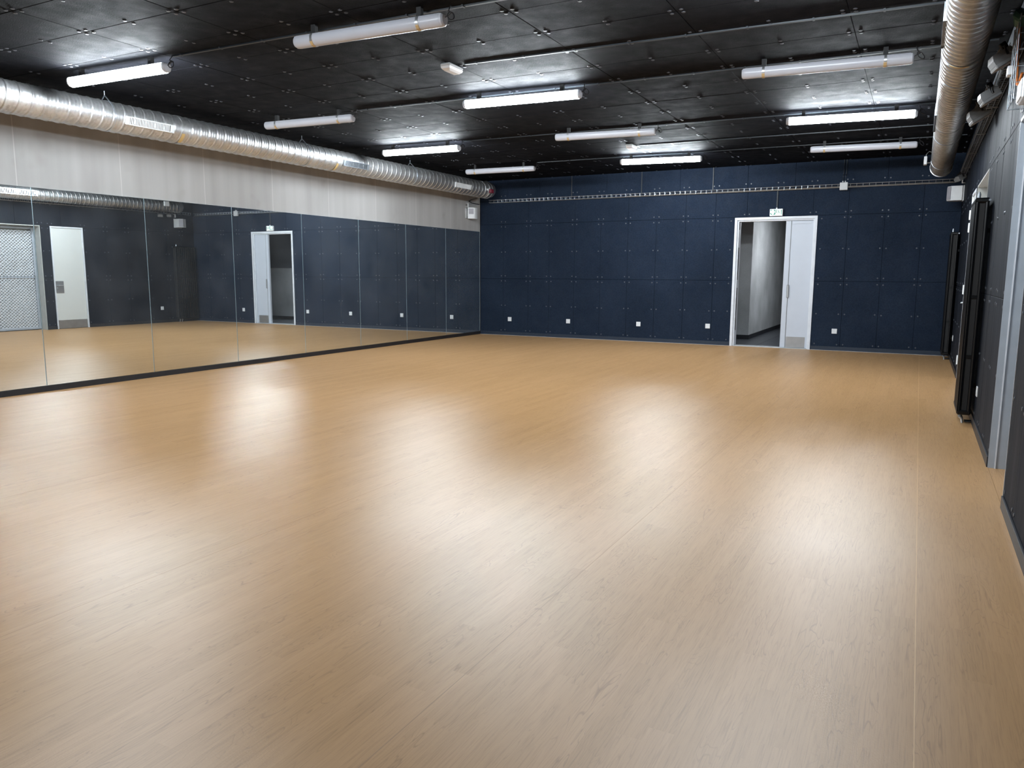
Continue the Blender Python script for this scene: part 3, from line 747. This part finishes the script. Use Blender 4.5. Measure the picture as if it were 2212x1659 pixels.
obj('cabinet', MB().prism([(XL+.022, 14.24), (XL+.045, 14.215), (XL+.155, 14.30), (XL+.165, 14.33), (XL+.155, 14.42), (XL+.022, 14.45)], 'z', 2.505, 2.735), 'white', sp)
obj('grille', MB().prism([(XL+.062, 14.2285), (XL+.064, 14.2255), (XL+.145, 14.2885), (XL+.143, 14.2915)], 'z', 2.60, 2.715), 'grille_grey', sp)
obj('back_plate', CB(XL-.011, XL+.008, 14.19, 14.44, 2.515, 2.72, c=.003), 'white_grey', sp)
obj('mount_arm', B(XL+.006, XL+.022, 14.30, 14.40, 2.58, 2.66), 'black', sp)
obj('upper_bracket', MB().box(XL+.03, XL+.045, 14.22, 14.255, 2.745, 2.83).box(XL-.011, XL+.03, 14.22, 14.255, 2.82, 2.83).box(XL-.011, XL+.03, 14.22, 14.255, 2.745, 2.755), 'white', sp)
tag(obj('duct_cable', MB().tube([(XL+.28, 14.22, 2.92), (XL+.12, 14.24, 2.90), (XL+.01, 14.32, 2.875), (XL+.0, 14.45, 2.85), (XL+.0, 14.78, 2.845)], .008, 8), 'cable'), 'black cable hanging under the left duct\'s far end, along the concrete wall', 'cable')
tag(obj('surface_cable', MB().tube([(XL-.006, 14.29, 2.76), (XL-.006, 14.29, 2.83), (XL-.006, 14.76, 2.83)], .006, 6), 'grille_grey'), 'thin grey cable above the speaker on the concrete wall', 'cable')

# small floodlights on the right tray
def flood(y, x, z, s, label, yaw):
    T = thing('floodlight', label, 'floodlight', (x, y, z), 'grey floodlights hung on the right cable tray')
    T.rotation_euler = (0, math.radians(-32), yaw); bpy.context.view_layer.update()
    def local(nm, mb, mat):
        o = bpy.data.objects.new(nm, mb.mesh(nm)); o.data.materials.append(M[mat]); C.objects.link(o); o.parent = T; return o
    a = s/2
    V = []
    for (u, v, zz) in ((a*.78, a*.85, .42*s), (a, a*1.1, .18*s), (a, a*1.1, -.05*s)):
        V += [(-u, -v, zz), (u, -v, zz), (u, v, zz), (-u, v, zz)]
    F = [(0, 1, 2, 3), (8, 9, 10, 11)]+[(k*4+i, k*4+(i+1) % 4, k*4+4+(i+1) % 4, k*4+4+i) for k in (0, 1) for i in range(4)]
    local('housing', MB().add(V, F), 'flood_grey')
    local('front_rim', CB(-a*1.05, a*1.05, -a*1.16, a*1.16, -.24*s, -.055*s, c=.006), 'flood_grey')
    local('glass', B(-a*.85, a*.85, -a*.95, a*.95, -.246*s, -.241*s), 'grille_grey')
    local('stirrup', MB().tube([(.2*a, -a*1.22, .1*s), (.3*a, -a*1.22, .5*s), (.5*a, 0, .62*s), (.3*a, a*1.22, .5*s), (.2*a, a*1.22, .1*s)], .008, 6), 'black')
    local('clamp', CB(.3*a, .9*a, -.018, .018, .42*s, .75*s, c=.005), 'black')
flood(6.62, .412, 2.855, .15, 'grey floodlight on the right tray, nearest the camera', .15)
flood(7.50, .395, 2.78, .14, 'grey floodlight on the right tray, rear one of the near pair under the duct', .1)
flood(8.75, .392, 2.86, .18, 'grey floodlight on the right tray, farther and larger one of the near pair', .1)
flood(13.72, .44, 2.82, .11, 'small grey floodlight at the tray\'s far end, nearer one of the far pair', .5)
flood(13.98, .43, 2.83, .10, 'small grey floodlight at the tray\'s far end, next to the corner', .5)

# radiators
def radiator(y0, y1, label, hide=False):
    T = thing('column_radiator', label, 'radiator', (.44, (y0+y1)/2, 0), 'black column radiators on the right wall')
    n = 11; xs = (.405, .480); zb, zt = .11, 2.02
    for i in range(n):
        y = y0+.02+(y1-y0-.04)*i/(n-1)
        m = MB().tube([(xs[0], y, zb), (xs[0], y, zt)], .0165, 8).tube([(xs[1], y, zb), (xs[1], y, zt)], .0165, 8)
        for z in (.62, 1.16): m.box(xs[0], xs[1], y-.006, y+.006, z-.015, z+.015)
        obj('column', m, 'black', T, True)
    obj('gap_shade', B(xs[0]+.012, xs[1]-.012, y0+.022, y0+.028, zb, zt), 'black_matt', T)  # black sheet added between the tubes to stand in for the shaded interior
    for z in (zb-.005, zt-.01): obj('header', CB(xs[0]-.02, xs[1]+.02, y0, y1, z-.022, z+.022, c=.012), 'black', T)
    obj('end_panel', CB(xs[0]-.02, xs[0]-.012, y0+.002, y0+.03, zb, zt, c=.002), 'black', T)
    for z in (.35, 1.75):
        for y in (y0+.12, y1-.12): obj('bracket', B(xs[1]+.014, XR-.001, y-.015, y+.015, z-.02, z+.02), 'black', T)
    v = MB().tube([(xs[0]+.01, y0+.05, zt+.01), (xs[0]+.01, y0+.05, zt+.05)], .013, 10).tube([(xs[0]+.01, y0+.05, zt+.045), (xs[0]+.01, y0+.05, zt+.065)], .009, 10)
    obj('air_vent', v, 'wire', T)
    obj('bleed_valve', MB().tube([(xs[1]+.016, y0-.01, zt-.01), (xs[1]+.016, y0+.02, zt-.01)], .01, 8), 'wire', T)
    for dy in (.06, .13):
        obj('valve', MB().tube([(xs[0]+.02, y0+dy, .085), (xs[0]+.015, y0+dy, .06), (xs[0]+.03, y0+dy, .04)], [.014, .018, .014], 10).tube([(xs[0]+.03, y0+dy, .04), (xs[0]+.035, y0+dy, 0.0)], .010, 8), 'wire', T)
    obj('supply_pipe', MB().tube([(xs[0]+.05, y0+.04, .02), (XR-.013, y0+.04, .02)], .009, 8).tube([(xs[0]+.05, y0+.09, .02), (XR-.013, y0+.09, .02)], .009, 8), 'black', T)
radiator(8.02, 8.68, 'tall black column radiator on the right wall, the near and larger-looking one')
radiator(14.09, 14.74, 'tall black column radiator in the far right corner')

# wiring above the near opening
wt = thing('wire_basket', 'upright wire basket with cables on the right wall above the near opening', 'cable tray', (XR-.06, 6.2, 2.45))
for y in (6.03, 6.17, 6.31, 6.42): obj('long_wire', MB().tube([(XR-.075, y, 2.48), (XR-.075, y, 3.0)], .0035, 6), 'wire', wt)
m = MB()
for k in range(6): m.tube([(XR-.005, 6.42, 2.48+k*.10), (XR-.075, 6.42, 2.48+k*.10), (XR-.075, 6.03, 2.48+k*.10), (XR-.005, 6.03, 2.48+k*.10)], .003, 5)
obj('cross_wires', m, 'wire', wt)['kind'] = 'stuff'
obj('cable', MB().tube([(XR-.05, 6.36, 3.05), (XR-.05, 6.34, 2.8), (XR-.045, 6.30, 2.62), (XR-.04, 6.22, 2.60), (XR-.03, 6.16, 2.66)], .009, 8), 'orange', wt)
obj('connector', CB(XR-.10, XR-.06, 6.36, 6.45, 2.70, 2.76), 'white', wt)
(obj('cable_bundle', MB().tube([(XR-.05, 6.10, 2.98), (XR-.07, 6.2, 3.04), (XR-.06, 6.32, 3.02), (XR-.05, 6.40, 3.05), (XR-.05, 6.43, 3.12)], [.03, .04, .035, .03, .02], 8), 'greencable', wt))
tb = thing('terminal_box', 'white terminal box on the right wall above the grey-framed opening', 'box', (XR, 6.0, 2.42))
obj('box', CB(XR-.055, XR-.003, 5.76, 6.02, 2.43, 2.56, c=.008), 'white', tb)
obj('lid', CB(XR-.062, XR-.0555, 5.775, 6.005, 2.44, 2.55, c=.003), 'white', tb)
